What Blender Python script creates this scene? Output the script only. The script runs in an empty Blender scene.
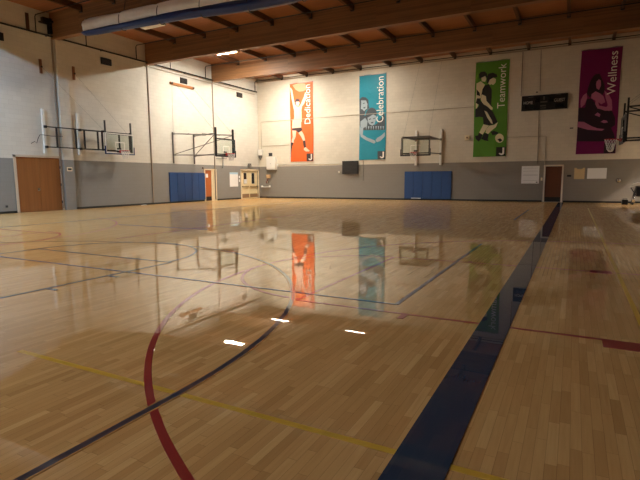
import bpy, bmesh, math, random
from mathutils import Vector, Matrix, geometry
random.seed(7)
C = bpy.context.scene.collection
PI = math.pi
H = 1.45                      # camera height
XL, YB, XR, YF = -22.6, 32.34, 5.3, -8.4
LAMP_W, LAMP_C, COR_W, EXPO, LAMP_B, LAMP_B2, FILL_W = 570, 900, 900, 0, 450, 150, 760
COAT_R, COAT_IOR, COAT_MAX = .008, 1.5, .44
#LIT {(1, 0): LAMP, (0, 0): LAMPB, (0, 1): LAMPB2, (4, 0): LAMPC, (5, 1): LAMP_FILL}
GREY, DECK = 2.49, 9.38

# ------------------------------------------------------------------ materials
def s2l(c):
    return tuple(((x/255)/12.92 if x/255 <= .04045 else ((x/255+.055)/1.055)**2.4) for x in c)
MATS = {}
def nt(name):
    m = bpy.data.materials.new(name); m.use_nodes = True
    t = m.node_tree; b = t.nodes['Principled BSDF']
    return m, t, b
def simple(name, rgb, rough=.5, metal=0, noise=.06, scale=6, coat=0, spec=.5, bump=0):
    if name in MATS: return MATS[name]
    m, t, b = nt(name); N = t.nodes; Lk = t.links
    tc = N.new('ShaderNodeTexCoord'); n = N.new('ShaderNodeTexNoise'); n.inputs['Scale'].default_value = scale
    n.inputs['Detail'].default_value = 4
    Lk.new(tc.outputs['Object'], n.inputs['Vector'])
    mx = N.new('ShaderNodeMix'); mx.data_type = 'RGBA'
    c = s2l(rgb)
    mx.inputs['A'].default_value = tuple(x*(1-noise) for x in c)+(1,)
    mx.inputs['B'].default_value = tuple(min(1, x*(1+noise)) for x in c)+(1,)
    Lk.new(n.outputs['Fac'], mx.inputs['Factor']); Lk.new(mx.outputs['Result'], b.inputs['Base Color'])
    b.inputs['Roughness'].default_value = rough; b.inputs['Metallic'].default_value = metal
    b.inputs['Coat Weight'].default_value = coat; b.inputs['Specular IOR Level'].default_value = spec
    if bump:
        bp = N.new('ShaderNodeBump'); bp.inputs['Strength'].default_value = bump; bp.inputs['Distance'].default_value = .02
        Lk.new(n.outputs['Fac'], bp.inputs['Height']); Lk.new(bp.outputs['Normal'], b.inputs['Normal'])
    MATS[name] = m; return m

def math_n(t, op, a, b=None, c=None):
    n = t.nodes.new('ShaderNodeMath'); n.operation = op
    for i, v in enumerate((a, b, c)):
        if v is None: continue
        if isinstance(v, (int, float)): n.inputs[i].default_value = v
        else: t.links.new(v, n.inputs[i])
    return n.outputs[0]
def combine(t, x, y, z):
    n = t.nodes.new('ShaderNodeCombineXYZ')
    for i, v in enumerate((x, y, z)):
        if isinstance(v, (int, float)): n.inputs[i].default_value = v
        else: t.links.new(v, n.inputs[i])
    return n.outputs[0]
def mixc(t, f, a, b, mode='MIX'):
    n = t.nodes.new('ShaderNodeMix'); n.data_type = 'RGBA'; n.blend_type = mode
    for k, v in (('Factor', f), ('A', a), ('B', b)):
        if isinstance(v, (int, float)): n.inputs[k].default_value = v
        elif isinstance(v, tuple): n.inputs[k].default_value = v
        else: t.links.new(v, n.inputs[k])
    return n.outputs['Result']

def floor_like(name, paint=None):
    """maple strip floor under a glossy finish; paint = sRGB colour of a painted line on it"""
    m, t, b = nt(name); N = t.nodes; Lk = t.links
    tc = N.new('ShaderNodeNewGeometry'); sp = N.new('ShaderNodeSeparateXYZ'); Lk.new(tc.outputs['Position'], sp.inputs[0])
    X, Y = sp.outputs[0], sp.outputs[1]
    W = .057
    xr = math_n(t, 'DIVIDE', X, W); row = math_n(t, 'FLOOR', xr)
    wn = N.new('ShaderNodeTexWhiteNoise'); wn.noise_dimensions = '1D'; Lk.new(row, wn.inputs['W'])
    yy = math_n(t, 'MULTIPLY_ADD', wn.outputs['Value'], 13.7, Y)
    ln = math_n(t, 'DIVIDE', yy, .48); cell = math_n(t, 'FLOOR', ln)
    w2 = N.new('ShaderNodeTexWhiteNoise'); w2.noise_dimensions = '2D'
    Lk.new(combine(t, row, cell, 0), w2.inputs['Vector'])
    v = w2.outputs['Value']
    # gaps
    fx = math_n(t, 'FRACT', xr); fy = math_n(t, 'FRACT', ln)
    gx = math_n(t, 'LESS_THAN', fx, .035); gy = math_n(t, 'LESS_THAN', fy, .005)
    gap = math_n(t, 'MAXIMUM', gx, gy)
    # grain
    gr = N.new('ShaderNodeTexNoise'); gr.inputs['Scale'].default_value = 1; gr.inputs['Detail'].default_value = 5
    gv = combine(t, math_n(t, 'MULTIPLY', X, 60), math_n(t, 'MULTIPLY', Y, 3.5), math_n(t, 'MULTIPLY', v, 40))
    Lk.new(gv, gr.inputs['Vector'])
    ramp = N.new('ShaderNodeValToRGB'); Lk.new(v, ramp.inputs['Fac'])
    e = ramp.color_ramp.elements
    e[0].color = s2l((184, 145, 94))+(1,); e[1].color = s2l((217, 180, 125))+(1,)
    for p, c in ((.08, (193, 153, 100)), (.55, (203, 163, 108)), (.92, (211, 172, 117))):
        k = ramp.color_ramp.elements.new(p); k.color = s2l(c)+(1,)
    col = ramp.outputs['Color']
    col = mixc(t, math_n(t, 'MULTIPLY', math_n(t, 'POWER', gr.outputs['Fac'], 2.0), .55), col, s2l((154, 110, 64))+(1,))
    if paint:
        wear = N.new('ShaderNodeTexNoise'); wear.inputs['Scale'].default_value = 9; wear.inputs['Detail'].default_value = 6
        Lk.new(tc.outputs['Position'], wear.inputs['Vector'])
        pc = s2l(paint[:3])+(1,)
        pcol = mixc(t, math_n(t, 'MULTIPLY', wear.outputs['Fac'], .25), pc, tuple(x*.6 for x in pc[:3])+(1,))
        col = mixc(t, paint[3] if len(paint) > 3 else .94, col, pcol)
    else:
        col = mixc(t, math_n(t, 'MULTIPLY', gap, .45), col, s2l((70, 45, 28))+(1,))
    Lk.new(col, b.inputs['Base Color'])
    b.inputs['Roughness'].default_value = .6; b.inputs['Specular IOR Level'].default_value = 0
    b.inputs['Coat Weight'].default_value = 1; b.inputs['Coat Roughness'].default_value = .012; b.inputs['Coat IOR'].default_value = 1.38
    # faint cupping and waviness of the finish
    wv = N.new('ShaderNodeTexNoise'); wv.inputs['Scale'].default_value = 1; wv.inputs['Detail'].default_value = 2
    Lk.new(combine(t, math_n(t, 'MULTIPLY', X, 15), math_n(t, 'MULTIPLY', Y, 1.6), 0), wv.inputs['Vector'])
    cup = math_n(t, 'PINGPONG', xr, .5)
    hgt = math_n(t, 'ADD', math_n(t, 'MULTIPLY', wv.outputs['Fac'], FLOOR_WAVE), math_n(t, 'MULTIPLY', cup, FLOOR_CUP))
    bp = N.new('ShaderNodeBump'); bp.inputs['Strength'].default_value = 1; bp.inputs['Distance'].default_value = 1
    Lk.new(hgt, bp.inputs['Height']); pass
    b.inputs['Coat Weight'].default_value = 0
    gl = N.new('ShaderNodeBsdfGlossy'); gl.inputs['Roughness'].default_value = COAT_R; gl.inputs['Color'].default_value = (1, 1, 1, 1)
    fr = N.new('ShaderNodeFresnel'); fr.inputs['IOR'].default_value = COAT_IOR
    Lk.new(bp.outputs['Normal'], gl.inputs['Normal'])
    mx = N.new('ShaderNodeMixShader'); Lk.new(math_n(t, 'MINIMUM', fr.outputs[0], COAT_MAX), mx.inputs[0]); Lk.new(b.outputs[0], mx.inputs[1]); Lk.new(gl.outputs[0], mx.inputs[2])
    if paint and name != 'dark_blue_paint':   # the paint film is slightly translucent
        tl = N.new('ShaderNodeBsdfTranslucent'); ad = N.new('ShaderNodeAddShader')
        tl.inputs[0].default_value = tuple(.19+.35*x/255 for x in paint[:3])+(1,)
        Lk.new(b.outputs[0], ad.inputs[0]); Lk.new(tl.outputs[0], ad.inputs[1]); Lk.new(ad.outputs[0], mx.inputs[1])
    Lk.new(mx.outputs[0], N['Material Output'].inputs['Surface'])
    MATS[name] = m; return m
FLOOR_WAVE, FLOOR_CUP = .00005, .000001

def block_wall(name, upper, lower, axis):
    """painted concrete block: grey dado below cream, courses of block showing as faint joints"""
    m, t, b = nt(name); N = t.nodes; Lk = t.links
    g = N.new('ShaderNodeNewGeometry'); sp = N.new('ShaderNodeSeparateXYZ'); Lk.new(g.outputs['Position'], sp.inputs[0])
    U, Z = sp.outputs[axis], sp.outputs[2]
    zr = math_n(t, 'DIVIDE', Z, .2032); row = math_n(t, 'FLOOR', zr)
    ur = math_n(t, 'DIVIDE', math_n(t, 'MULTIPLY_ADD', math_n(t, 'MODULO', row, 2.0), .2032, U), .4064)
    jz = math_n(t, 'LESS_THAN', math_n(t, 'FRACT', zr), .05)
    ju = math_n(t, 'LESS_THAN', math_n(t, 'FRACT', math_n(t, 'ADD', ur, 200.0)), .025)
    joint = math_n(t, 'MAXIMUM', jz, ju)
    w = N.new('ShaderNodeTexWhiteNoise'); w.noise_dimensions = '2D'
    Lk.new(combine(t, math_n(t, 'FLOOR', ur), row, 0), w.inputs['Vector'])
    n = N.new('ShaderNodeTexNoise'); n.inputs['Scale'].default_value = 1.1; n.inputs['Detail'].default_value = 6
    Lk.new(g.outputs['Position'], n.inputs['Vector'])
    n2 = N.new('ShaderNodeTexNoise'); n2.inputs['Scale'].default_value = 45; n2.inputs['Detail'].default_value = 3
    Lk.new(g.outputs['Position'], n2.inputs['Vector'])
    up = math_n(t, 'GREATER_THAN', Z, GREY)
    col = mixc(t, up, s2l(lower)+(1,), s2l(upper)+(1,))
    f = math_n(t, 'ADD', math_n(t, 'MULTIPLY', n.outputs['Fac'], .16), math_n(t, 'MULTIPLY', w.outputs['Value'], .07))
    col = mixc(t, f, col, s2l((122, 112, 98))+(1,))
    col = mixc(t, math_n(t, 'MULTIPLY', joint, .16), col, s2l((95, 82, 68))+(1,))
    Lk.new(col, b.inputs['Base Color'])
    b.inputs['Roughness'].default_value = .62; b.inputs['Specular IOR Level'].default_value = .3
    bp = N.new('ShaderNodeBump'); bp.inputs['Strength'].default_value = .5; bp.inputs['Distance'].default_value = .004
    hh = math_n(t, 'SUBTRACT', math_n(t, 'MULTIPLY', n2.outputs['Fac'], .6), joint)
    Lk.new(hh, bp.inputs['Height']); Lk.new(bp.outputs['Normal'], b.inputs['Normal'])
    MATS[name] = m; return m

def wood(name, a, bcol, axis=0, lam=.04, rough=.5, grainscale=1):
    """wood with laminations stacked in Z (lam) and grain along an axis"""
    m, t, b = nt(name); N = t.nodes; Lk = t.links
    g = N.new('ShaderNodeNewGeometry'); sp = N.new('ShaderNodeSeparateXYZ'); Lk.new(g.outputs['Position'], sp.inputs[0])
    s = [14., 14., 14.]; s[axis] = .8
    v = combine(t, *[math_n(t, 'MULTIPLY', sp.outputs[i], s[i]*grainscale) for i in range(3)])
    n = N.new('ShaderNodeTexNoise'); n.inputs['Scale'].default_value = 1; n.inputs['Detail'].default_value = 5
    Lk.new(v, n.inputs['Vector'])
    n3 = N.new('ShaderNodeTexNoise'); n3.inputs['Scale'].default_value = .7; n3.inputs['Detail'].default_value = 3
    Lk.new(g.outputs['Position'], n3.inputs['Vector'])
    f = n.outputs['Fac']
    if lam:
        w = N.new('ShaderNodeTexWhiteNoise'); w.noise_dimensions = '2D'
        zz = sp.outputs[2] if lam < 1 else sp.outputs[0]
        l = lam if lam < 1 else .14*lam
        ax = sp.outputs[axis]
        Lk.new(combine(t, math_n(t, 'FLOOR', math_n(t, 'DIVIDE', zz, l)), math_n(t, 'FLOOR', math_n(t, 'DIVIDE', ax, 4.1)), 0), w.inputs['Vector'])
        f = math_n(t, 'MULTIPLY_ADD', w.outputs['Value'], .4, math_n(t, 'MULTIPLY', f, .45))
    f = math_n(t, 'MULTIPLY_ADD', n3.outputs['Fac'], .3, f)
    Lk.new(mixc(t, f, s2l(a)+(1,), s2l(bcol)+(1,)), b.inputs['Base Color'])
    b.inputs['Roughness'].default_value = rough; b.inputs['Specular IOR Level'].default_value = .35
    MATS[name] = m; return m

def emit(name, rgb, strength):
    m, t, b = nt(name)
    b.inputs['Base Color'].default_value = (.8, .8, .8, 1)
    b.inputs['Emission Color'].default_value = tuple(rgb)+(1,); b.inputs['Emission Strength'].default_value = strength
    MATS[name] = m; return m
def glass(name, tint=(.93, .97, .95), refl=.10):
    m, t, b = nt(name); N = t.nodes
    tr = N.new('ShaderNodeBsdfTransparent'); tr.inputs[0].default_value = tint+(1,)
    gl = N.new('ShaderNodeBsdfGlossy'); gl.inputs['Roughness'].default_value = .03
    fr = N.new('ShaderNodeLayerWeight'); fr.inputs['Blend'].default_value = .25
    mx = N.new('ShaderNodeMixShader')
    t.links.new(math_n(t, 'MULTIPLY_ADD', fr.outputs['Facing'], .12, .02), mx.inputs[0]); t.links.new(tr.outputs[0], mx.inputs[1]); t.links.new(gl.outputs[0], mx.inputs[2])
    t.links.new(mx.outputs[0], N['Material Output'].inputs['Surface'])
    MATS[name] = m; return m
def cloth_mat(name, rgb, fold=.5):
    m, t, b = nt(name); N = t.nodes; Lk = t.links
    tc = N.new('ShaderNodeTexCoord'); n = N.new('ShaderNodeTexNoise'); n.inputs['Scale'].default_value = 1.2; n.inputs['Detail'].default_value = 2
    n.inputs['Distortion'].default_value = .6
    Lk.new(tc.outputs['Object'], n.inputs['Vector'])
    c = s2l(rgb)
    Lk.new(mixc(t, n.outputs['Fac'], tuple(x*.92 for x in c)+(1,), tuple(min(1, x*1.08) for x in c)+(1,)), b.inputs['Base Color'])
    b.inputs['Roughness'].default_value = .5; b.inputs['Specular IOR Level'].default_value = .35
    bp = N.new('ShaderNodeBump'); bp.inputs['Strength'].default_value = fold; bp.inputs['Distance'].default_value = .15
    Lk.new(n.outputs['Fac'], bp.inputs['Height']); Lk.new(bp.outputs['Normal'], b.inputs['Normal'])
    MATS[name] = m; return m

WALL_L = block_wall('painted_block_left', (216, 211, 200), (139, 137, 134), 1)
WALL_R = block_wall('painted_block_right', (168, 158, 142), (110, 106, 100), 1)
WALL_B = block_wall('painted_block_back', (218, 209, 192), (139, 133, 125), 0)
MAPLE = floor_like('maple_floor')
NAVY = floor_like('navy_paint', (0, 30, 64))
BAND = floor_like('dark_blue_paint', (0, 50, 82))
RED = floor_like('red_paint', (118, 0, 34))
BLUE = floor_like('blue_paint', (26, 44, 98))
YELLOW = floor_like('yellow_paint', (190, 160, 30, .7))
GLULAM = wood('glulam', (160, 114, 74), (108, 74, 48), 0, .04)
DECKM = wood('roof_deck', (178, 120, 76), (134, 84, 50), 0, 0, .6)
JOIST = wood('joist_wood', (118, 80, 52), (78, 50, 32), 1, 0, .6)
DOORW = wood('door_veneer', (160, 104, 56), (128, 78, 38), 2, 0, .4, .7)
PINE = wood('pine_board', (196, 138, 86), (150, 96, 54), 1, 0, .5)
CREAM = simple('cream_enamel', (228, 212, 178), .4)
CREAMW = simple('cream_door', (232, 214, 170), .4)
BLACK = simple('black_paint', (22, 22, 24), .4)
RUBBER = simple('black_rubber', (16, 15, 15), .55)
DGREY = simple('dark_grey_steel', (60, 60, 62), .4, .3)
MGREY = simple('grey_steel', (128, 124, 120), .4, .4)
WHITEP = simple('white_paint', (226, 222, 214), .4)
PAPER = simple('white_paper', (232, 232, 232), .7, noise=.03)
PALEBLUE = simple('pale_blue_print', (170, 205, 225), .7)
TAN = simple('tan_paper', (196, 172, 130), .7)
STEEL = simple('brushed_steel', (190, 190, 190), .25, 1)
MAT = simple('blue_vinyl', (28, 66, 118), .45, noise=.08, scale=3, bump=.2)
MATD = simple('blue_vinyl_seam', (14, 44, 100), .5)
REDM = simple('red_rim_paint', (190, 30, 34), .4)
NET = simple('white_net_cord', (232, 230, 224), .7)
PADB = simple('navy_pad', (22, 48, 92), .5)
CURW = simple('white_curtain_mesh', (228, 222, 216), .7, noise=.12, scale=3)
CURB = simple('blue_curtain_vinyl', (8, 36, 98), .45, noise=.15, scale=3)
GLASS = glass('tempered_glass'); PANE = simple('dark_door_glass', (28, 30, 34), .15, coat=.5)
BROWNC = simple('brown_conduit', (112, 96, 82), .5)
CREAMC = simple('painted_conduit', (176, 162, 142), .5)
DIFF = simple('unlit_lens', (225, 220, 208), .4)
LAMP = emit('lit_lens', (1.0, .95, .82), LAMP_W)
LAMP_FILL = emit('fill_lens', (1.0, .93, .80), FILL_W)  # added fill to brighten the near floor, not a known lit fixture
LAMPC = emit('lit_lens_cool', (.46, .71, 1.0), LAMP_C)
LAMPB = emit('lit_lens_back', (1.0, .95, .82), LAMP_B)
LAMPB2 = emit('lit_lens_back_right', (1.0, .95, .82), LAMP_B2)
LAMPN = emit('corridor_lens', (1.0, .93, .85), COR_W)

# ------------------------------------------------------------------ mesh helpers
class MB:
    def __init__(s): s.bm = bmesh.new()
    def box(s, c, d, bev=0, rot=None):
        r = bmesh.ops.create_cube(s.bm, size=1)['verts']
        M = Matrix.Translation(c) @ (rot.to_4x4() if rot else Matrix()) @ Matrix.Diagonal((d[0], d[1], d[2], 1))
        bmesh.ops.transform(s.bm, matrix=M, verts=r)
        if bev:
            ed = list({e for v in r for e in v.link_edges})
            bmesh.ops.bevel(s.bm, geom=ed, offset=bev, segments=2, affect='EDGES', profile=.5)
        return s
    def bb(s, a, b, bev=0):
        lo = [min(a[i], b[i]) for i in range(3)]; hi = [max(a[i], b[i]) for i in range(3)]
        return s.box([(lo[i]+hi[i])/2 for i in range(3)], [hi[i]-lo[i] for i in range(3)], bev)
    def bar(s, a, b, w, h=None, bev=0):
        a = Vector(a); b = Vector(b); d = b-a; h = h or w
        q = d.to_track_quat('Z', 'Y').to_matrix()
        return s.box((a+b)/2, (w, h, d.length), bev, q)
    def tube(s, pts, r, n=8, close=False, caps=True):
        P = [Vector(p) for p in pts]; k = len(P); rings = []
        up0 = None
        for i, p in enumerate(P):
            if close: d = (P[(i+1) % k]-P[i-1])
            else: d = P[min(i+1, k-1)]-P[max(i-1, 0)]
            d.normalize()
            if up0 is None:
                up0 = Vector((0, 0, 1)) if abs(d.z) < .9 else Vector((1, 0, 0))
            u = (up0-d*up0.dot(d)); 
            if u.length < 1e-5: u = d.orthogonal()
            u.normalize(); w = d.cross(u); up0 = u
            rr = r[i] if isinstance(r, (list, tuple)) else r
            rings.append([s.bm.verts.new(p+u*math.cos(2*PI*j/n)*rr+w*math.sin(2*PI*j/n)*rr) for j in range(n)])
        m = k if close else k-1
        for i in range(m):
            A, B = rings[i], rings[(i+1) % k]
            for j in range(n):
                s.bm.faces.new((A[j], A[(j+1) % n], B[(j+1) % n], B[j]))
        if not close and caps:
            s.bm.faces.new(rings[0][::-1]); s.bm.faces.new(rings[-1])
        return s
    def lathe(s, prof, c=(0, 0, 0), n=20, M=None):
        rings = []
        for r, z in prof:
            rings.append([s.bm.verts.new(((M or Matrix()) @ Vector((r*math.cos(2*PI*j/n), r*math.sin(2*PI*j/n), z)))+Vector(c)) for j in range(n)])
        for A, B in zip(rings, rings[1:]):
            for j in range(n): s.bm.faces.new((A[j], A[(j+1) % n], B[(j+1) % n], B[j]))
        s.bm.faces.new(rings[0][::-1]); s.bm.faces.new(rings[-1])
        return s
    def poly(s, pts, y0, y1):
        """extruded polygon in the local XZ plane between y0 (front) and y1"""
        P = [Vector((x, z, 0)) for x, z in pts]
        tris = geometry.tessellate_polygon([P])
        F = [s.bm.verts.new((x, y0, z)) for x, z in pts]
        Bk = [s.bm.verts.new((x, y1, z)) for x, z in pts]
        for a, b, c in tris:
            try: s.bm.faces.new((F[a], F[b], F[c])); s.bm.faces.new((Bk[c], Bk[b], Bk[a]))
            except ValueError: pass
        k = len(pts)
        for i in range(k):
            try: s.bm.faces.new((F[i], F[(i+1) % k], Bk[(i+1) % k], Bk[i]))
            except ValueError: pass
        return s
    def ribbon(s, pts, w, z0, z1, close=False):
        P = [Vector((x, y)) for x, y in pts]; k = len(P); L = []
        for i in range(k):
            if close: d = P[(i+1) % k]-P[i-1]
            else: d = P[min(i+1, k-1)]-P[max(i-1, 0)]
            d.normalize(); nn = Vector((-d.y, d.x))*w/2
            q = []
            for sg, z in ((1, z1), (-1, z1), (-1, z0), (1, z0)):
                q.append(s.bm.verts.new((P[i].x+sg*nn.x, P[i].y+sg*nn.y, z)))
            L.append(q)
        for i in range(k if close else k-1):
            A, B = L[i], L[(i+1) % k]
            for j in range(4): s.bm.faces.new((A[j], A[(j+1) % 4], B[(j+1) % 4], B[j]))
        if not close: s.bm.faces.new(L[0]); s.bm.faces.new(L[-1][::-1])
        return s
    def build(s, name, mat, parent=None, smooth=False, loc=None):
        bmesh.ops.recalc_face_normals(s.bm, faces=s.bm.faces)
        me = bpy.data.meshes.new(name); s.bm.to_mesh(me); s.bm.free()
        if loc is not None: me.transform(Matrix.Translation(-Vector(loc)))
        me.materials.append(mat)
        if smooth:
            for p in me.polygons: p.use_smooth = True
        o = bpy.data.objects.new(name, me); C.objects.link(o)
        if loc is not None: o.location = loc
        if parent: o.parent = parent
        return o
def tag(o, label=None, cat=None, group=None, kind=None):
    if label: o['label'] = label
    if cat: o['category'] = cat
    if group: o['group'] = group
    if kind: o['kind'] = kind
    return o
def thing(name, label, cat, loc=(0, 0, 0), rz=0, group=None, kind=None):
    o = bpy.data.objects.new(name, None); C.objects.link(o); o.empty_display_size = .2
    o.location = loc; o.rotation_euler = (0, 0, rz)
    return tag(o, label, cat, group, kind)
def struct(o): o['kind'] = 'structure'; return o
def copy_tree(o, parent=None):
    c = o.copy(); C.objects.link(c)
    if parent is not None: c.parent = parent
    for ch in [x for x in bpy.data.objects if x.parent == o]: copy_tree(ch, c)
    return c
def text_part(name, body, mat, parent, x0, x1, z0, z1, y, vertical=False, depth=.004):
    """lettering fitted to a rectangle of the local XZ plane, facing -Y"""
    cu = bpy.data.curves.new('t', 'FONT'); cu.body = body; cu.resolution_u = 3
    to = bpy.data.objects.new('t', cu); C.objects.link(to)
    bpy.context.view_layer.update()
    me = bpy.data.meshes.new_from_object(to.evaluated_get(bpy.context.evaluated_depsgraph_get()))
    bpy.data.objects.remove(to); bpy.data.curves.remove(cu)
    xs = [v.co.x for v in me.vertices]; ys = [v.co.y for v in me.vertices]
    ax, bx, ay, by = min(xs), max(xs), min(ys), max(ys)
    bm = bmesh.new(); bm.from_mesh(me)
    for v in bm.verts:
        u = (v.co.x-ax)/(bx-ax); w = (v.co.y-ay)/(by-ay)
        if vertical: v.co = Vector((x1-(x1-x0)*w, y, z0+(z1-z0)*u))
        else: v.co = Vector((x0+(x1-x0)*u, y, z0+(z1-z0)*w))
    r = bmesh.ops.extrude_face_region(bm, geom=list(bm.faces))
    bmesh.ops.translate(bm, vec=(0, -depth, 0), verts=[v for v in r['geom'] if isinstance(v, bmesh.types.BMVert)])
    mb = MB(); mb.bm.free(); mb.bm = bm
    me.materials.clear()
    return mb.build(name, mat, parent)
# ------------------------------------------------------------------ room shell
def wall_mesh(axis, plane, out, lo, hi, openings, zt):
    mb = MB()
    def seg(a, b, z0, z1):
        if axis == 'x': mb.bb((plane, a, z0), (plane+out, b, z1))
        else: mb.bb((a, plane, z0), (b, plane+out, z1))
    p = lo
    for a, b, h in sorted(openings):
        seg(p, a, 0, zt); seg(a, b, h, zt); p = b
    seg(p, hi, 0, zt)
    return mb
OP_L = [(13.12, 15.24, 2.56), (25.86, 26.94, 2.14), (30.0, 32.16, 2.16)]
OP_B = [(-1.56, -.66, 2.15)]
OP_R = [(29.3, 31.7, 3.25)]
struct(wall_mesh('x', XL, -.3, YF, YB, OP_L, DECK).build('wall_left', WALL_L))
struct(wall_mesh('y', YB, .3, XL-.3, XR+.3, OP_B, DECK).build('wall_back', WALL_B))
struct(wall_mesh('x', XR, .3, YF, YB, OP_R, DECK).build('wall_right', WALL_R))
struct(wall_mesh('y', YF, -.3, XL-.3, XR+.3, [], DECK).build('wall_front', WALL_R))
fl = struct(MB().bb((XL-.3, YF-.3, -.15), (XR+.3, YB+.3, 0)).build('floor', MAPLE))
ceil = struct(MB().bb((XL-.3, YF-.3, DECK), (XR+.3, YB+.3, DECK+.15)).build('ceiling', DECKM))
# corridor behind the right-hand doorway
cor = MB()
cor.bb((XR+.3, 28.2, -.15), (XR+3.3, 32.64, 0)); cor.bb((XR+.3, 28.2, 4.9), (XR+3.3, 32.64, 5.0))
cor.bb((XR+3.3, 28.2, 0), (XR+3.4, 32.64, 4.9)); cor.bb((XR+.3, 28.1, 0), (XR+3.4, 28.2, 4.9)); cor.bb((XR+.31, 32.64, 0), (XR+3.4, 32.74, 4.9))
struct(cor.build('wall_corridor', simple('corridor_plaster', (210, 200, 184), .6)))
# base strips
def base(name, axis, plane, out, segs):
    mb = MB()
    for a, b in segs:
        if axis == 'x': mb.bb((plane, a, 0), (plane+out, b, .1), .003)
        else: mb.bb((a, plane, 0), (b, plane+out, .1), .003)
    return struct(mb.build(name, RUBBER))
base('baseboard_left', 'x', XL, .012, [(YF, 13.0), (15.92, 25.74), (27.06, 29.86), (32.3, YB-.012)])
base('baseboard_back', 'y', YB, -.012, [(XL, -1.7), (-.52, XR)])
base('baseboard_right', 'x', XR, -.012, [(YF, 29.2), (31.8, YB-.012)])
base('baseboard_front', 'y', YF, .012, [(XL+.012, XR-.012)])
# pilaster and steel columns on the left wall
struct(MB().bb((XL, 15.36, 0), (XL+.16, 15.9, 8.2)).build('trim_1', WALL_L))
for i, y in enumerate((15.27, 21.12, 26.9)):
    struct(MB().bb((XL, y-.03, .1), (XL+.06, y+.03, 8.2), .004).build('trim_%d' % (i+2), simple('column_paint', (150, 134, 118), .5)))
struct(MB().bb((XL, YB-.05, 9.02), (XR, YB, 9.1)).build('trim_5', CREAMC))
# roof structure
for k in range(5):
    y = 21.05-5.8*k
    MB().bb((XL, y, 8.2), (XR, y+.3, DECK)).build('roof_beam', GLULAM, ceil)
MB().bb((XL, 26.88, 8.22), (XR, 27.18, DECK)).build('roof_beam', GLULAM, ceil)
bays = [(27.18, YB)]+[(21.35-5.8*k, 26.88-5.83*k if k == 0 else 21.05-5.8*(k-1)) for k in range(5)]
j0 = {}
for bi, (ya, yb) in enumerate(bays):
    for k in range(12):
        x = -20.25+2.18*k
        key = bi
        if key not in j0:
            j = MB().bb((-.06, ya, 9.1), (.06, yb, DECK)).build('roof_joist', JOIST, ceil)
            h1 = MB().bb((-.08, ya, 9.05), (.08, ya+.05, 9.3)); h1.bb((-.08, yb-.07, 9.05), (.08, yb, 9.3))
            h1.build('joist_hanger', BLACK, j); j0[key] = j; o = j
        else: o = copy_tree(j0[key], ceil)
        o.location.x = x

# ------------------------------------------------------------------ floor markings (parts of the floor)
E0, E1 = 0, .0012
def arc(cx, cy, r, a0, a1, n=90):
    return [(cx+r*math.cos(math.radians(a0+(a1-a0)*i/n)), cy+r*math.sin(math.radians(a0+(a1-a0)*i/n))) for i in range(n+1)]
LZ = [0]
def line(name, pts, w, mat, close=False, label=None):
    LZ[0] += 1
    o = MB().ribbon(pts, w, -.001, .0008+.00012*LZ[0], close).build(name, mat, fl)
    if label: o['label'] = label
    return o
line('boundary_line', [(-4.15, 2.305), (-.765, 2.305)], .05, YELLOW, label='yellow line crossing near the camera')
line('boundary_line', [(-.478, 2.305), (.69, 2.305)], .05, YELLOW)
line('boundary_line', [(.67, 2.33), (.67, 26.5)], .05, YELLOW, label='yellow line running toward the back wall')
# long court: red lanes and three-point arcs
line('lane_line', [(-2.9, 8.47), (XR-.3, 8.5)], .045, RED)
line('lane_line', [(-2.9, 4.88), (XR-.3, 4.88)], .045, RED, label='thin red lane line')
line('free_throw_line', [(-2.9, 4.9), (-2.9, 8.45)], .05, RED)
line('free_throw_circle', arc(-2.88, 6.7, 1.76, 90, 270), .05, RED)
line('three_point_arc', arc(1.088, 6.665, 5.714, 62, 290, 140), .055, RED, label='bold red arc')
line('free_throw_circle', arc(-13.4, 6.65, 1.87, -90, 90), .05, RED)
line('three_point_arc', arc(-17.8, 6.4, 6.27, -75, 78, 120), .05, RED)
line('lane_line', [(-19.1, 8.3), (-12.6, 8.3)], .05, RED); line('lane_line', [(-19.1, 4.9), (-13.3, 4.9)], .05, RED)
line('free_throw_line', [(-13.3, 4.9), (-13.3, 8.3)], .05, RED)
for x0, x1, y0, y1 in ((.30, .585, 4.66, 4.86), (.30, .59, 8.35, 8.6), (-1.57, -1.5, 4.69, 4.86), (-1.57, -1.5, 8.5, 8.6)):
    line('lane_block', [(x0, (y0+y1)/2), (x1, (y0+y1)/2)], y1-y0, RED)
# cross court: blue
line('line_border', [(-2.322, -1.5), (-2.322, 2.235)], .075, MAPLE)
line('arc_border', arc(-8.08, 2.235, 5.758, 0, 180, 140), .075, MAPLE)
line('three_point_line', [(-2.322, -1.5), (-2.322, 2.236)], .05, NAVY)
line('three_point_arc', arc(-8.08, 2.235, 5.758, 0, 180, 140), .05, NAVY, label='dark navy arc')
line('lane_line', [(-6.27, -.5), (-6.27, 6.2)], .05, NAVY); line('lane_line', [(-10.15, -.5), (-10.15, 6.2)], .05, NAVY)
line('free_throw_line', [(-10.15, 6.2), (-6.27, 6.2)], .05, NAVY)
line('free_throw_circle', arc(-8.25, 6.2, 1.9, 0, 180), .05, NAVY)
for y in (2.9, 3.9, 4.87): line('lane_block', [(-6.25, y), (-6.04, y)], .05, NAVY)
line('end_line', [(-15.95, 5.22), (-1.75, 5.22)], .045, BLUE)
line('side_line', [(-1.75, 5.22), (-1.75, 11.05)], .05, BLUE, label='blue line turning at a corner')
line('side_line', [(-1.78, 18.0), (-1.78, 24.0)], .05, NAVY)
line('side_line', [(-15.95, 4.0), (-15.95, 28.8)], .05, NAVY)
line('side_line', [(-10.1, 8.2), (-10.1, 17)], .04, RED)
line('attack_line', [(-13.3, 10.9), (-9.5, 10.9)], .04, BLUE)
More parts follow.
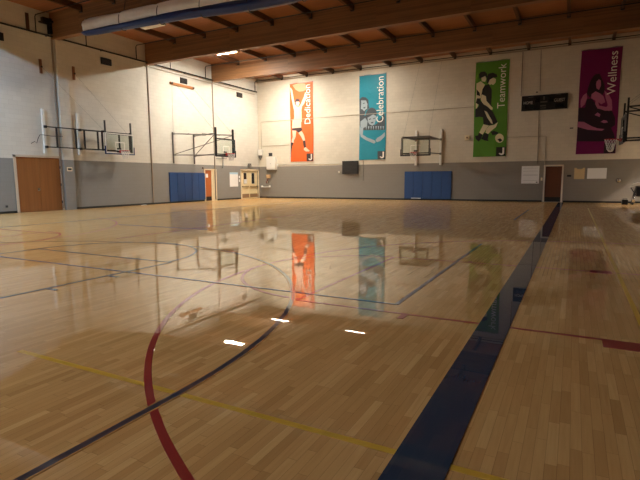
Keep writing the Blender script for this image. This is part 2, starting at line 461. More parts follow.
line('wide_stripe', [(-.622, -2.5), (-.622, 31.9)], .286, BAND, label='wide dark blue stripe leading to the brown door')

# ------------------------------------------------------------------ doors
def door_frame(x, y0, y1, zt, mat, name_parent, w=.07):
    """frame round an opening in a wall plane x = const facing +X (local coordinates of parent)"""
    mb = MB()
    mb.bb((x-.12, y0, 0), (x+.025, y0+w, zt), .004); mb.bb((x-.12, y1-w, 0), (x+.025, y1, zt), .004)
    mb.bb((x-.12, y0, zt-w), (x+.025, y1, zt), .004)
    return mb.build('door_frame', mat, name_parent)
# door_1: big brown double door, left wall
d1 = struct(thing('door_1', 'wide brown wooden double door in the left wall under the side-folded hoop', 'door'))
mb = MB(); mb.bb((XL-.12, 13.0, 0), (XL+.03, 13.12, 2.66), .004); mb.bb((XL-.12, 15.24, 0), (XL+.03, 15.33, 2.66), .004); mb.bb((XL-.12, 13.0, 2.56), (XL+.03, 15.33, 2.66), .004)
mb.build('door_frame', simple('beige_frame', (196, 176, 152), .5), d1)
for a, b in ((13.125, 14.177), (14.183, 15.235)):
    lf = MB().bb((XL-.06, a, .01), (XL-.012, b, 2.555), .003).build('door_leaf', DOORW, d1)
    if a < 13.5:
        k = MB().bb((XL-.012, b-.13, .98), (XL-.002, b-.05, 1.12), .003)
        k.lathe([(.02, 0), (.02, .04), (.036, .05), (.036, .08), (.0, .085)], (XL-.004, b-.09, 1.05), 14, Matrix.Rotation(PI/2, 4, 'Y')); k.build('door_knob', STEEL, lf)
    else:
        for z in (.35, 1.2, 2.05):
            MB().bb((XL-.02, b-.02, z), (XL+.036, b+.02, z+.13), .003).build('hinge', STEEL if z == 9 else DGREY, lf)
# door_2
d2 = struct(thing('door_2', 'narrow brown door with a white notice beside the left blue wall pad', 'door'))
mb = MB(); mb.bb((XL-.12, 25.76, 0), (XL+.03, 25.86, 2.22), .004); mb.bb((XL-.12, 26.94, 0), (XL+.03, 27.04, 2.22), .004); mb.bb((XL-.12, 25.76, 2.14), (XL+.03, 27.04, 2.22), .004); mb.bb((XL-.12, 26.55, 0), (XL-.03, 26.94, 2.14), .004)
mb.build('door_frame', CREAM, d2)
lf = MB().bb((XL-.1, 25.87, .01), (XL-.05, 26.545, 2.13), .003).build('door_leaf', simple('orange_brown_door', (176, 96, 44), .4), d2)
MB().bb((XL-.05, 25.9, .02), (XL-.042, 26.52, .3)).build('kick_plate', BLACK, lf)
MB().bb((XL-.05, 25.98, 1.62), (XL-.044, 26.22, 1.88)).build('notice', PAPER, lf)
MB().tube([(XL-.05, 26.45, 1.02), (XL, 26.45, 1.02), (XL, 26.34, 1.02)], .012).build('handle', STEEL, lf)
# door_3 cream double doors
d3 = struct(thing('door_3', 'cream double exit doors with narrow windows in the far corner', 'door'))
mb = MB(); mb.bb((XL-.12, 29.88, 0), (XL+.035, 30.0, 2.26), .004); mb.bb((XL-.12, 32.16, 0), (XL+.035, 32.28, 2.26), .004); mb.bb((XL-.12, 29.88, 2.16), (XL+.035, 32.28, 2.26), .004)
mb.build('door_frame', CREAM, d3)
for a, b, w0, w1 in ((30.005, 31.03, 30.3, 30.68), (31.05, 32.155, 31.35, 31.72)):
    lf = MB().bb((XL-.1, a, .01), (XL-.05, b, 2.155), .003).build('door_leaf', CREAMW, d3)
    pn = MB().bb((XL-.05, w0, 1.15), (XL-.044, w1, 1.98)).build('window_pane', PANE, lf)
    f = MB(); f.bb((XL-.05, w0-.04, 1.11), (XL-.036, w0, 2.02)); f.bb((XL-.05, w1, 1.11), (XL-.036, w1+.04, 2.02)); f.bb((XL-.05, w0, 1.11), (XL-.036, w1, 1.15)); f.bb((XL-.05, w0, 1.98), (XL-.036, w1, 2.02))
    f.build('window_trim', CREAM, lf)
    pb = MB().bb((XL-.05, a+.1, .88), (XL+.02, a+.16, .98), .004); pb.bb((XL-.05, b-.16, .88), (XL+.02, b-.1, .98), .004); pb.bb((XL-.005, a+.1, .9), (XL+.03, b-.1, .96), .008)
    pb.build('push_bar', simple('bronze_bar', (150, 128, 92), .35, .5), lf)
    MB().bb((XL-.05, a+.04, .06), (XL-.042, b-.04, .36)).build('kick_plate', simple('brown_kick', (150, 120, 88), .4), lf)
MB().bb((XL-.043, 30.35, 1.16), (XL-.038, 30.75, 1.5)).build('taped_notice', PAPER, d3)
# door_4 back wall
d4 = struct(thing('door_4', 'dark brown single door in the back wall at the end of the wide blue stripe', 'door'))
mb = MB(); mb.bb((-1.65, YB+.12, 0), (-1.56, YB-.03, 2.24), .004); mb.bb((-.66, YB+.12, 0), (-.57, YB-.03, 2.24), .004); mb.bb((-1.65, YB+.12, 2.15), (-.57, YB-.03, 2.24), .004)
mb.build('door_frame', simple('white_frame', (214, 204, 188), .45), d4)
lf = MB().bb((-1.555, YB+.05, .01), (-.665, YB+.1, 2.145), .003).build('door_leaf', simple('reddish_door', (100, 54, 30), .4), d4)
MB().bb((-1.53, YB+.042, .03), (-.69, YB+.05, .3)).build('kick_plate', BLACK, lf)
MB().tube([(-.75, YB+.05, 1.03), (-.75, YB+.0, 1.03), (-.87, YB+.0, 1.03)], .012).build('handle', STEEL, lf)
MB().bb((-1.55, YB-.03, 0), (-.67, YB+.04, .015)).build('threshold', simple('aluminium', (190, 186, 178), .3, .8), d4)
# door_5 open doorway in right wall
d5 = struct(thing('door_5', 'open doorway in the right wall', 'door'))
mb = MB(); mb.bb((XR-.03, 29.2, 0), (XR+.3, 29.3, 3.35)); mb.bb((XR-.03, 31.7, 0), (XR+.3, 31.8, 3.35)); mb.bb((XR-.03, 29.2, 3.25), (XR+.3, 31.8, 3.35))
mb.build('door_frame', CREAM, d5)

# ------------------------------------------------------------------ wall pads
def pad(n, w, h, label):
    t = thing('wall_pad', label, 'wall pad', group=None)
    for i in range(n):
        p = MB().bb((i*w+.003, -.07, .1), ((i+1)*w-.003, -.013, h), .018).build('pad_panel', MAT, t)
    MB().bb((0, -.013, .1), (n*w, 0, h+.02)).build('backing_board', MATD, t)
    return t
p = pad(5, .66, 1.93, 'blue vinyl wall pad beside the narrow brown door on the left wall'); p.location = (XL, 22.48, 0); p.rotation_euler.z = PI/2
p = pad(5, .644, 1.93, 'blue vinyl wall pad under the hoop on the back wall'); p.location = (-10.39, YB, 0)
MB().bb((.5, -.075, .11), (1.18, -.071, .15)).build('white_label', PAPER, p)

# ------------------------------------------------------------------ basketball hoops
def hoop(label, d, posts, postz, post_mat, post_w, folded=False, frame=WHITEP, padm=BLACK, mastw=.07, bars=False, arm=DGREY, mtop=4.6, group=None):
    """local frame: backboard face at y=0 looking +y, wall plane at y=-d"""
    t = thing('basketball_hoop', label, 'basketball hoop')
    W2, Z0, Z1 = .915, 2.9, 3.97
    MB().bb((-W2+.03, -.02, Z0+.03), (W2-.03, -.004, Z1-.03)).build('backboard_glass', GLASS, t)
    f = MB(); fw = .055
    f.bb((-W2, -.045, Z0), (-W2+fw, 0, Z1), .004); f.bb((W2-fw, -.045, Z0), (W2, 0, Z1), .004)
    f.bb((-W2, -.045, Z0), (W2, 0, Z0+fw), .004); f.bb((-W2, -.045, Z1-fw), (W2, 0, Z1), .004)
    f.build('backboard_frame', frame, t)
    q = MB(); a = .305; z0, z1, w = 3.06, 3.52, .05
    q.bb((-a, -.003, z0), (-a+w, .003, z1)); q.bb((a-w, -.003, z0), (a, .003, z1)); q.bb((-a, -.003, z1-w), (a, .003, z1)); q.bb((-a, -.003, z0), (a, .003, z0+w))
    q.build('shooter_square', WHITEP, t)
    pd = MB(); pd.bb((-W2-.03, -.06, Z0-.05), (W2+.03, .02, Z0+.01), .012)
    for s in (-1, 1): pd.bb((s*(W2-.012), -.06, Z0-.05), (s*(W2+.035), .02, Z0+.38), .012)
    pd.build('edge_padding', padm, t)
    r = MB(); cy = .38
    r.tube([(.2286*math.cos(2*PI*i/32), cy+.2286*math.sin(2*PI*i/32), 3.05) for i in range(32)], .011, 8, True)
    r.bb((-.07, .0, 2.94), (.07, .02, 3.09), .003); r.bb((-.06, .0, 3.03), (.06, .16, 3.055), .003)
    for s in (-1, 1): r.tube([(s*.06, .01, 2.96), (s*.11, .17, 3.04)], .009)
    rim = r.build('rim', REDM, t, True)
    n = MB(); K = 12; lv = [(.225, 3.04), (.205, 2.94), (.175, 2.85), (.15, 2.76), (.135, 2.68), (.13, 2.62)]
    for i in range(K):
        for s in (-1, 1):
            n.tube([(rr*math.cos(2*PI*(i+s*.5*k)/K), cy+rr*math.sin(2*PI*(i+s*.5*k)/K), z) for k, (rr, z) in enumerate(lv)], .0065, 5)
    n.build('net', NET, rim)
    for s in (-1, 1):
        MB().bb((s*.83-mastw/2, -.06-mastw, Z0-.02), (s*.83+mastw/2, -.06, mtop), .006).build('mast', DGREY if folded else BLACK, t)
    cb = MB(); 
    cb.bb((-.83, -.06-mastw*.8, 3.0), (.83, -.065, 3.05)); cb.bb((-.83, -.06-mastw*.8, 3.9), (.83, -.065, 3.95)); cb.bb((-.12, -.06-mastw*.8, 2.95), (.12, -.06, 3.2), .004)
    cb.build('mounting_rail', BLACK, t)
    for x in posts:
        MB().bb((x-post_w/2, -d, postz[0]), (x+post_w/2, -d+post_w, postz[1]), .008).build('wall_post', post_mat, t)
    ya = -d+post_w
    if folded:
        for x0, x1, sx, yy in ((posts[0], .9, (3.3, 2.36), 0), (posts[1], -.87, (1.78, 1.05, -.2), .06)):
            m = MB(); y0, y1 = -.5, -.22
            def yl(x): return y0+(y1-y0)*(x0-x)/(x0-x1)
            for z in (3.07, 4.02): m.bar((x0, y0, z), (x1, y1, z), .05)
            for x in sx+(x1+.03,): m.bar((x, yl(x), 3.07), (x, yl(x), 4.02), .065)
            for z in (3.07, 4.02):
                m.bb((x0-.05, ya, z-.06), (x0+.05, y0+.03, z+.06), .006); m.bb((x1-.05, y1-.03, z-.05), (x1+.05, -.12, z+.05), .006)
            m.build('side_arm', BLACK, t)
    else:
        zt0, zt1, zb0, zb1 = (4.36, 4.25, 3.04, 3.02) if not bars else (4.02, 4.02, 3.09, 3.02)
        for s, x in ((-1, posts[0]), (1, posts[1])):
            m = MB(); xe = s*.83
            m.tube([(x, ya-.02, zt0), (xe, -.1, zt1)], .032); m.tube([(x, ya-.02, zb0), (xe, -.1, zb1)], .032)
            if not bars: m.tube([(x, ya, zb0+.03), (xe, -.15, zt1-.03)], .022)
            for z in (zt0, zb0): m.bb((x-.06, ya-.03, z-.07), (x+.06, ya+.07, z+.07), .006)
            m.build('side_arm', arm, t)
        xb = MB()
        for k, u in enumerate((.33, .66)):
            y = ya*(1-u)
            xb.tube([(-.83, y, zt0+(zt1-zt0)*u), (.83, y, zt0+(zt1-zt0)*u)], .022)
        if bars:
            for k in range(4): xb.tube([(-.83, ya*(1-k/4), 4.02), (.83, ya*(1-(k+1)/4), 4.02)], .03); xb.tube([(-.83, -.2-.14*k, 4.03), (.83, -.2-.14*k, 4.03)], .032)
            xb.tube([(-.83, ya*.9, 4.02), (.83, -.2, 4.02)], .03)
        else:
            xb.tube([(-.83, ya*.9, 3.04), (.83, -.2, 3.03)], .02); xb.tube([(.83, ya*.9, 3.04), (-.83, -.2, 3.03)], .02)
        xb.build('cross_brace', arm, t)
    return t
def cable(parent, a, b, r=.0055, name='support_cable'):
    return MB().tube([a, b], r, 6).build(name, MGREY, parent)
# hoop folded against the left wall (local x points to -Y)
h1 = hoop('glass hoop folded sideways against the left wall right of the brown double door', .72, (3.8, 1.98), (2.77, 4.85), WHITEP, .12, folded=True, padm=PADB)
h1.location = (XL+.72, 18.32, 0); h1.rotation_euler.z = -PI/2
for x, xe in ((3.7, .8), (2.0, -.62)):
    bd = MB().bb((x-.06, -.72, 6.5), (x+.06, -.66, 7.15), .006).build('cable_board', simple('brown_board', (132, 84, 52), .5), h1)
    MB().lathe([(.03, 0), (.03, .05), (.045, .06), (.0, .061)], (x, -.66, 6.8), 12, Matrix.Rotation(-PI/2, 4, 'X')).build('pulley', BLACK, bd)
    cable(h1, (x, -.62, 6.8), (xe, -.1, 3.98))
MB().tube([(4.45, -.68, 3.2), (4.3, -.64, 3.3), (4.22, -.62, 3.22), (4.15, -.6, 3.45), (4.05, -.6, 3.62), (3.9, -.58, 3.63), (3.5, -.55, 3.6), (2.95, -.52, 3.62)], .014).build('loose_cable', BLACK, h1, True)
# hoop standing out from the left wall
h2 = hoop('glass hoop with black frame reaching out from the left wall above the blue pad', 3.5, (.95, -.95), (2.52, 4.46), MGREY, .08, frame=BLACK, mastw=.1, arm=MGREY)
# local x -> -Y : first post belongs to the near arm
h2.location = (-19.1, 23.88, 0); h2.rotation_euler.z = -PI/2
bd = MB().bb((-1.12, -3.5, 7.38), (.98, -3.42, 7.54), .008).build('cable_board', PINE, h2)
for x in (.9, -1.02):
    MB().lathe([(.03, 0), (.03, .06), (.06, .07), (.06, .09), (.0, .091)], (x, -3.42, 7.46), 12, Matrix.Rotation(-PI/2, 4, 'X')).build('pulley', BLACK, bd)
cable(h2, (.55, -3.38, 7.42), (.83, -.1, 4.3)); cable(h2, (-1.02, -3.38, 7.42), (-.83, -.1, 4.3)); cable(h2, (.92, -3.38, 7.42), (.97, -3.38, 4.2), .005, 'pull_cord')
# hoop on back wall
h3 = hoop('glass hoop with white wall posts on the back wall above the blue pad', 3.14, (-.82, .86), (2.36, 4.68), WHITEP, .14, bars=True, frame=MGREY, arm=MGREY, mtop=3.97, mastw=.045)
h3.location = (-8.74, 29.2, 0); h3.rotation_euler.z = PI
for x, xt in ((.8, .72), (-.8, -.72)): cable(h3, (xt, -3.1, 9.0), (x, -.1, 3.98))
# hoop on the right wall
h4 = hoop('black-framed hoop seen edge-on at the right edge of the photo', XR-1.66, (-.95, .95), (2.5, 4.9), MGREY, .1, frame=MGREY, arm=BLACK)
h4.location = (1.66, 23.85, 0); h4.rotation_euler.z = PI/2
for x in (.8, -.8): cable(h4, (x, -3.6, 7.4), (x, -.1, 4.4))
MB().bb((-1.05, -(XR-1.66), 7.35), (1.05, -(XR-1.66)+.06, 7.5)).build('cable_board', PINE, h4)
# hoops' local x handedness for the standing-out ones: arms join like sides

# ------------------------------------------------------------------ banners
PRINT = {'ded': [('P', [(0.22, 5.75), (0.88, 5.85), (1.33, 5.77), (1.44, 5.57), (1.44, 5.32), (1.17, 5.22), (0.79, 5.22), (0.49, 5.4)]), ('S', [(0.01, 5.58), (0.09, 5.58), (0.21, 5.4), (0.34, 4.71), (0.43, 4.31), (0.58, 4.17), (0.78, 4.12), (0.93, 4.27), (1.05, 4.52), (1.2, 4.77), (1.34, 5.14), (1.43, 5.07), (1.43, 4.65), (1.24, 4.31), (1.07, 4.13), (1.0, 3.88), (1.01, 3.49), (1.01, 2.97), (0.28, 3.02), (0.36, 3.4), (0.35, 3.86), (0.25, 4.26), (0.16, 4.66), (0.09, 5.12)]), ('S', [(0.2, 3.17), (0.97, 3.12), (0.96, 2.53), (0.15, 2.5)]), ('D', [(0.43, 4.54), (0.51, 4.69), (0.67, 4.73), (0.84, 4.65), (0.9, 4.47), (0.78, 4.48), (0.63, 4.52), (0.49, 4.27), (0.42, 4.38)]), ('S', [(0.51, 4.5), (0.78, 4.49), (0.84, 4.4), (0.78, 4.19), (0.62, 4.18), (0.52, 4.3)]), ('D', [(0.16, 2.54), (0.96, 2.56), (1.09, 2.38), (0.96, 2.3), (0.67, 2.16), (0.55, 2.34), (0.15, 2.38)]), ('S', [(0.17, 2.38), (0.52, 2.34), (0.46, 1.88), (0.31, 1.64), (0.28, 1.43), (0.09, 1.47), (0.12, 1.69), (0.2, 1.89)]), ('D', [(0.03, 1.51), (0.28, 1.43), (0.15, 1.18), (0.06, 0.76), (0.03, 0.33), (0.01, 0.33), (0.01, 0.83)]), ('S', [(0.71, 2.17), (1.0, 2.29), (1.2, 1.99), (1.31, 1.56), (1.12, 1.54), (0.96, 1.86)]), ('D', [(1.1, 1.56), (1.31, 1.58), (1.36, 1.07), (1.22, 1.0), (1.14, 1.22)]), ('S', [(1.19, 1.01), (1.36, 1.07), (1.52, 0.92), (1.68, 0.81), (1.64, 0.74), (1.35, 0.75), (1.17, 0.87)])], 'cel': [('D', [(0.01, 4.27), (0.23, 4.4), (0.49, 4.35), (0.68, 4.16), (0.71, 3.82), (0.62, 3.48), (0.01, 3.52)]), ('D', [(0.01, 4.22), (0.62, 4.17), (0.69, 3.84), (0.76, 3.61), (0.51, 3.47), (0.37, 3.09), (0.01, 3.11)]), ('D', [(0.52, 3.34), (0.69, 3.55), (0.94, 3.62), (1.19, 3.52), (1.33, 3.22), (1.3, 3.03), (1.08, 3.1), (0.66, 2.94), (0.48, 3.05)]), ('D', [(0.01, 3.18), (0.59, 3.07), (0.74, 2.54), (1.16, 2.39), (1.37, 2.51), (1.85, 3.18), (1.94, 2.92), (1.95, 2.03), (0.16, 2.09), (0.02, 2.46)]), ('S', [(0.12, 4.18), (0.51, 4.14), (0.62, 3.85), (0.55, 3.59), (0.37, 3.41), (0.19, 3.59)]), ('S', [(0.14, 4.01), (0.36, 4.12), (0.61, 3.94), (0.59, 3.54), (0.11, 3.57)]), ('S', [(0.63, 2.94), (1.05, 3.14), (1.26, 3.03), (1.26, 2.77), (1.16, 2.46), (0.99, 2.37), (0.77, 2.48), (0.66, 2.68)]), ('S', [(0.09, 2.71), (0.45, 2.95), (0.63, 2.68), (0.59, 2.36), (0.31, 2.24), (0.09, 2.32)]), ('D', [(0.73, 2.84), (0.87, 2.89), (0.91, 2.83), (0.77, 2.78)]), ('D', [(1.05, 2.88), (1.18, 2.91), (1.19, 2.85), (1.07, 2.82)]), ('D', [(0.88, 2.61), (1.09, 2.64), (1.05, 2.55), (0.93, 2.53)]), ('D', [(0.26, 3.97), (0.4, 3.99), (0.42, 3.94), (0.28, 3.92)]), ('D', [(0.3, 3.68), (0.48, 3.7), (0.43, 3.6), (0.33, 3.6)]), ('S', [(0.05, 2.32), (0.31, 2.24), (0.27, 1.78), (0.6, 1.57), (1.17, 1.35), (1.26, 1.22), (1.14, 1.12), (0.53, 1.38), (0.13, 1.63), (0.03, 1.93)]), ('S', [(1.93, 1.87), (1.66, 1.65), (1.38, 1.51), (1.24, 1.35), (1.35, 1.21), (1.59, 1.27), (1.87, 1.52), (1.95, 1.64)]), ('S', [(0.49, 2.36), (0.58, 2.36), (0.54, 2.11)]), ('S', [(0.67, 2.35), (0.77, 2.35), (0.72, 2.1)]), ('S', [(0.86, 2.34), (0.95, 2.34), (0.91, 2.09)]), ('S', [(1.04, 2.33), (1.13, 2.33), (1.09, 2.08)]), ('S', [(1.23, 2.32), (1.32, 2.32), (1.28, 2.07)]), ('S', [(1.41, 2.31), (1.5, 2.31), (1.46, 2.06)]), ('S', [(1.59, 2.3), (1.68, 2.3), (1.64, 2.05)]), ('S', [(1.77, 2.29), (1.86, 2.29), (1.82, 2.05)])], 'team': [('D', [(0.2, 5.13), (0.32, 5.27), (0.56, 5.27), (0.7, 5.12), (0.71, 4.87), (0.57, 4.99), (0.36, 4.91), (0.26, 4.85)]), ('S', [(0.36, 4.91), (0.6, 4.99), (0.66, 4.81), (0.61, 4.64), (0.4, 4.69)]), ('S', [(0.08, 4.59), (0.34, 4.7), (0.59, 4.47), (0.43, 3.99), (0.34, 3.51), (0.15, 3.03), (0.09, 2.96), (0.06, 3.53)]), ('D', [(0.09, 4.23), (0.29, 4.0), (0.33, 3.79), (0.12, 3.88)]), ('D', [(0.13, 3.67), (0.37, 3.65), (0.32, 3.23), (0.08, 3.39)]), ('D', [(0.71, 4.94), (0.77, 5.11), (1.04, 5.15), (1.28, 5.02), (1.31, 4.85), (1.08, 4.84), (0.95, 4.74), (0.86, 4.58), (0.69, 4.53)]), ('S', [(0.88, 4.75), (1.08, 4.84), (1.24, 4.75), (1.23, 4.55), (1.13, 4.43), (1.07, 4.41), (0.96, 4.47), (0.9, 4.42), (0.79, 4.52)]), ('D', [(0.59, 4.43), (0.83, 4.46), (1.01, 4.15), (1.03, 3.66), (1.01, 3.24), (1.08, 3.1), (0.77, 3.26), (0.62, 3.56), (0.4, 3.85), (0.46, 4.2)]), ('D', [(0.34, 3.51), (0.52, 3.35), (0.88, 2.9), (0.29, 2.94)]), ('S', [(0.43, 3.89), (0.68, 3.76), (0.72, 3.48), (0.94, 3.21), (1.12, 2.99), (1.09, 2.89), (0.88, 2.94), (0.49, 3.35), (0.37, 3.57)]), ('D', [(0.07, 2.99), (0.28, 3.18), (0.44, 2.82), (0.45, 2.53), (0.07, 2.49)]), ('D', [(0.28, 3.25), (0.7, 3.22), (1.13, 2.77), (1.44, 2.12), (1.19, 1.99), (0.92, 1.94), (0.59, 2.06), (0.55, 2.46), (0.27, 2.54)]), ('S', [(0.63, 3.23), (0.87, 3.21), (1.12, 3.02), (1.09, 2.88), (0.95, 2.99)]), ('S', [(0.61, 2.88), (0.78, 2.79), (1.08, 2.28), (1.16, 2.03), (1.05, 2.07), (0.8, 2.44)]), ('S', [(0.59, 2.03), (0.92, 1.94), (0.69, 1.59), (0.56, 1.39), (0.34, 1.5), (0.44, 1.71)]), ('S', [(0.95, 1.92), (1.26, 1.97), (1.46, 2.12), (1.34, 1.81), (1.04, 1.58), (0.9, 1.41), (0.73, 1.52), (0.79, 1.73)]), ('D', [(0.34, 1.54), (0.56, 1.39), (0.46, 1.1), (0.32, 0.97), (0.14, 1.15), (0.1, 1.34), (0.28, 1.36)]), ('D', [(0.66, 1.49), (0.94, 1.4), (0.88, 1.09), (0.95, 0.98), (0.71, 1.02), (0.49, 1.14)]), ('D', [(1.04, 1.54), (1.24, 1.6), (1.52, 1.48), (1.45, 1.38), (1.18, 1.32)]), ('S', [(1.84, 1.12), (1.83, 1.01), (1.78, 0.92), (1.7, 0.86), (1.6, 0.84), (1.5, 0.87), (1.41, 0.93), (1.35, 1.03), (1.33, 1.14), (1.34, 1.25), (1.4, 1.33), (1.48, 1.39), (1.58, 1.41), (1.67, 1.38), (1.76, 1.32), (1.82, 1.22)]), ('D', [(1.47, 1.06), (1.63, 1.12), (1.77, 0.99), (1.62, 0.88)])], 'well': [('D', [(0.65, 4.36), (0.77, 4.48), (0.96, 4.49), (1.07, 4.26), (1.24, 3.87), (1.28, 3.54), (1.17, 3.28), (1.03, 3.35), (0.78, 3.37), (0.54, 3.22), (0.38, 3.45), (0.44, 3.78), (0.54, 4.15)]), ('D', [(0.4, 3.12), (0.65, 3.16), (0.89, 2.81), (0.98, 2.56), (1.32, 2.45), (1.33, 2.34), (0.12, 2.43), (0.35, 2.69)]), ('D', [(0.01, 2.67), (0.9, 2.6), (1.2, 2.47), (1.7, 2.38), (1.87, 1.98), (1.89, 1.59), (1.71, 1.43), (1.87, 1.09), (1.94, 0.75), (1.21, 0.7), (0.04, 0.75), (0.03, 1.41), (0.02, 1.81)]), ('S', [(0.84, 4.07), (0.95, 4.19), (1.05, 4.1), (1.07, 3.83), (0.99, 3.59), (0.86, 3.69), (0.82, 3.91)]), ('S', [(0.63, 3.38), (0.82, 3.53), (1.05, 3.4), (1.23, 3.22), (1.34, 2.89), (1.15, 2.79), (0.9, 2.97), (0.62, 3.16)]), ('S', [(0.21, 3.36), (0.38, 3.48), (0.42, 3.18), (0.32, 2.85), (0.13, 2.65), (0.1, 2.87), (0.1, 3.09)]), ('S', [(1.25, 3.54), (1.48, 3.31), (1.65, 2.97), (1.7, 2.53), (1.56, 2.38), (0.97, 2.56), (0.84, 2.82), (0.85, 3.03), (0.97, 2.97), (1.04, 2.72), (1.41, 2.61), (1.47, 2.71), (1.33, 3.16)]), ('S', [(0.03, 1.89), (0.33, 1.85), (0.76, 1.57), (1.06, 1.44), (1.39, 1.39), (1.27, 1.3), (0.56, 1.39), (0.02, 1.58)]), ('S', [(0.95, 2.6), (1.69, 2.54), (1.7, 2.4), (1.35, 2.41)]), ('S', [(0.84, 2.21), (0.99, 2.34), (1.14, 2.22), (1.1, 2.08)]), ('S', [(1.17, 1.8), (1.31, 1.9), (1.46, 1.86), (1.54, 1.75), (1.35, 1.72)])]}
def banner(word, key, x, label, base_rgb, skin, dark, pale, txt, zt=8.68, w=2.0):
    t = thing('wall_banner', label, 'banner', (x, YB-.03, 2.82))
    hgt = zt-2.82
    cl = MB(); nx, nz = 10, 30
    g = {}
    for s in (0, 1):
        for i in range(nx+1):
            for k in range(nz+1):
                u, v = i/nx, k/nz
                xx = w*u; zz = hgt*v
                if k == nz: zz += .03*math.sin(u*9+x)
                if i in (0, nx): xx += .015*math.sin(v*7+x)
                g[s, i, k] = cl.bm.verts.new((xx, 0 if s else -.006, zz))
    for i in range(nx):
        for k in range(nz):
            cl.bm.faces.new([g[0, i, k], g[0, i+1, k], g[0, i+1, k+1], g[0, i, k+1]])
            cl.bm.faces.new([g[1, i, k], g[1, i, k+1], g[1, i+1, k+1], g[1, i+1, k]])
    for i in range(nx):
        cl.bm.faces.new([g[0, i, 0], g[1, i, 0], g[1, i+1, 0], g[0, i+1, 0]]); cl.bm.faces.new([g[0, i, nz], g[0, i+1, nz], g[1, i+1, nz], g[1, i, nz]])
    for k in range(nz):
        cl.bm.faces.new([g[0, 0, k], g[0, 0, k+1], g[1, 0, k+1], g[1, 0, k]]); cl.bm.faces.new([g[0, nx, k], g[1, nx, k], g[1, nx, k+1], g[0, nx, k+1]])
    cl.build('banner_cloth', cloth_mat('banner_'+key, base_rgb), t)
    tones = {'S': simple('print_light_'+key, skin, .5), 'D': simple('print_dark_'+key, dark, .5), 'P': simple('print_pale_'+key, pale, .5)}
    groups = {'S': 'printed_figure', 'D': 'printed_dark', 'P': 'printed_ball'}  # D is dark print: hair, clothing, shoes and small features
    coll = {}
    for i, (tn, pts) in enumerate(PRINT[key]):
        coll.setdefault(tn, MB()).poly(pts, -.008-.0008*i, -.006)
    for tn, mb in coll.items(): mb.build(groups[tn], tones[tn], t)
    text_part('lettering', word, txt, t, *TXT[key], -.03, True)
    lx = 1.42
    MB().bb((lx, -.034, .02), (1.97, -.007, .58)).build('emblem_panel', tones['D'], t)
    J = [(lx+.2, .14), (lx+.24, .1), (lx+.32, .08), (lx+.42, .1), (lx+.48, .17), (lx+.48, .54), (lx+.37, .54), (lx+.37, .2), (lx+.33, .17), (lx+.27, .18), (lx+.24, .22), (lx+.16, .2)]
    MB().poly(J, -.04, -.034).build('emblem_letter', txt, t)
    hh = MB().bb((-.03, -.012, hgt-.03), (w+.03, 0, hgt+.0), .002); hh.build('top_rod', MGREY, t)
    return t
TXT = {'ded': (1.28, 1.78, 2.8, 5.67), 'cel': (1.3, 1.82, 2.57, 5.66), 'team': (1.38, 1.82, 2.95, 5.63), 'well': (1.38, 1.80, 3.28, 5.63)}
LET = simple('white_print', (238, 232, 222), .5)
banner('Dedication', 'ded', -19.56, 'orange banner reading Dedication with a player raising both arms', (226, 98, 40), (250, 196, 172), (66, 48, 48), (246, 150, 110), LET)
banner('Celebration', 'cel', -13.8, 'teal banner reading Celebration with two grey figures hugging', (34, 136, 156), (156, 170, 178), (66, 74, 80), (60, 170, 190), LET)
banner('Teamwork', 'team', -5.86, 'green banner reading Teamwork with two players and a ball', (84, 136, 40), (216, 206, 170), (26, 24, 20), (90, 160, 40), LET)
banner('Wellness', 'well', 0.0, 'dark magenta banner reading Wellness with a seated figure', (116, 12, 80), (176, 100, 134), (34, 6, 28), (150, 30, 100), LET)

# ------------------------------------------------------------------ scoreboard
sb = thing('scoreboard', 'black unlit scoreboard reading HOME and GUEST on the back wall', 'scoreboard', (-3.07, YB, 5.5))
MB().bb((0, -.13, 0), (2.5, 0, .88), .008).build('cabinet', simple('scoreboard_black', (10, 10, 11), .35), sb)
sbt = simple('scoreboard_text', (200, 196, 188), .5)
text_part('home_lettering', 'HOME', sbt, sb, .12, .62, .38, .55, -.131)
text_part('guest_lettering', 'GUEST', sbt, sb, 1.78, 2.36, .42, .6, -.131)
for nm, a in (('clock_mark', (1.19, 1.27, .58, .78)), ('period_bar', (1.04, 1.42, .42, .5)), ('player_bar', (1.04, 1.36, .2, .28)), ('foul_bar', (1.04, 1.36, .08, .13)), ('top_label', (.38, .64, .77, .81)), ('top_label', (1.84, 2.12, .8, .84))):
    MB().bb((a[0], -.134, a[2]), (a[1], -.13, a[3])).build(nm, simple('scoreboard_grey', (92, 86, 78), .5), sb)
for x0, x1, z0, z1 in ((.2, .7, .1, .32), (1.85, 2.3, .1, .34), (.75, 1.0, .45, .75), (1.5, 1.74, .45, .75)):
    MB().bb((x0, -.133, z0), (x1, -.13, z1)).build('digit_window', simple('digit_smoke', (20, 20, 22), .2), sb)

# ------------------------------------------------------------------ things on the back wall
def flat(name, label, cat, x0, x1, z0, z1, mat, th=.015, bev=.003):
    o = MB().bb((x0, YB-th, z0), (x1, YB, z1), bev).build(name, mat, loc=((x0+x1)/2, YB, z0)); return tag(o, label, cat)
bk = thing('wall_speaker', 'square black panel on the back wall below the teal banner', 'speaker', (-15.11, YB, 1.83))
MB().bb((0, -.14, 0), (1.24, 0, .94), .01).build('cabinet', BLACK, bk)
g = MB()
for i in range(9): g.bb((.04, -.15, .05+i*.095), (1.2, -.14, .1+i*.095))
g.build('grille', simple('charcoal', (48, 46, 44), .6), bk)
o = MB().lathe([(.075, 0), (.075, .03), (.045, .06), (.0, .065)], (0, 0, 0), 16, Matrix.Rotation(PI/2, 4, 'X')).build('wall_sensor', WHITEP, loc=None); o.location = (-15.42, YB, 1.98); tag(o, 'small round white sensor left of the square black panel', 'sensor')
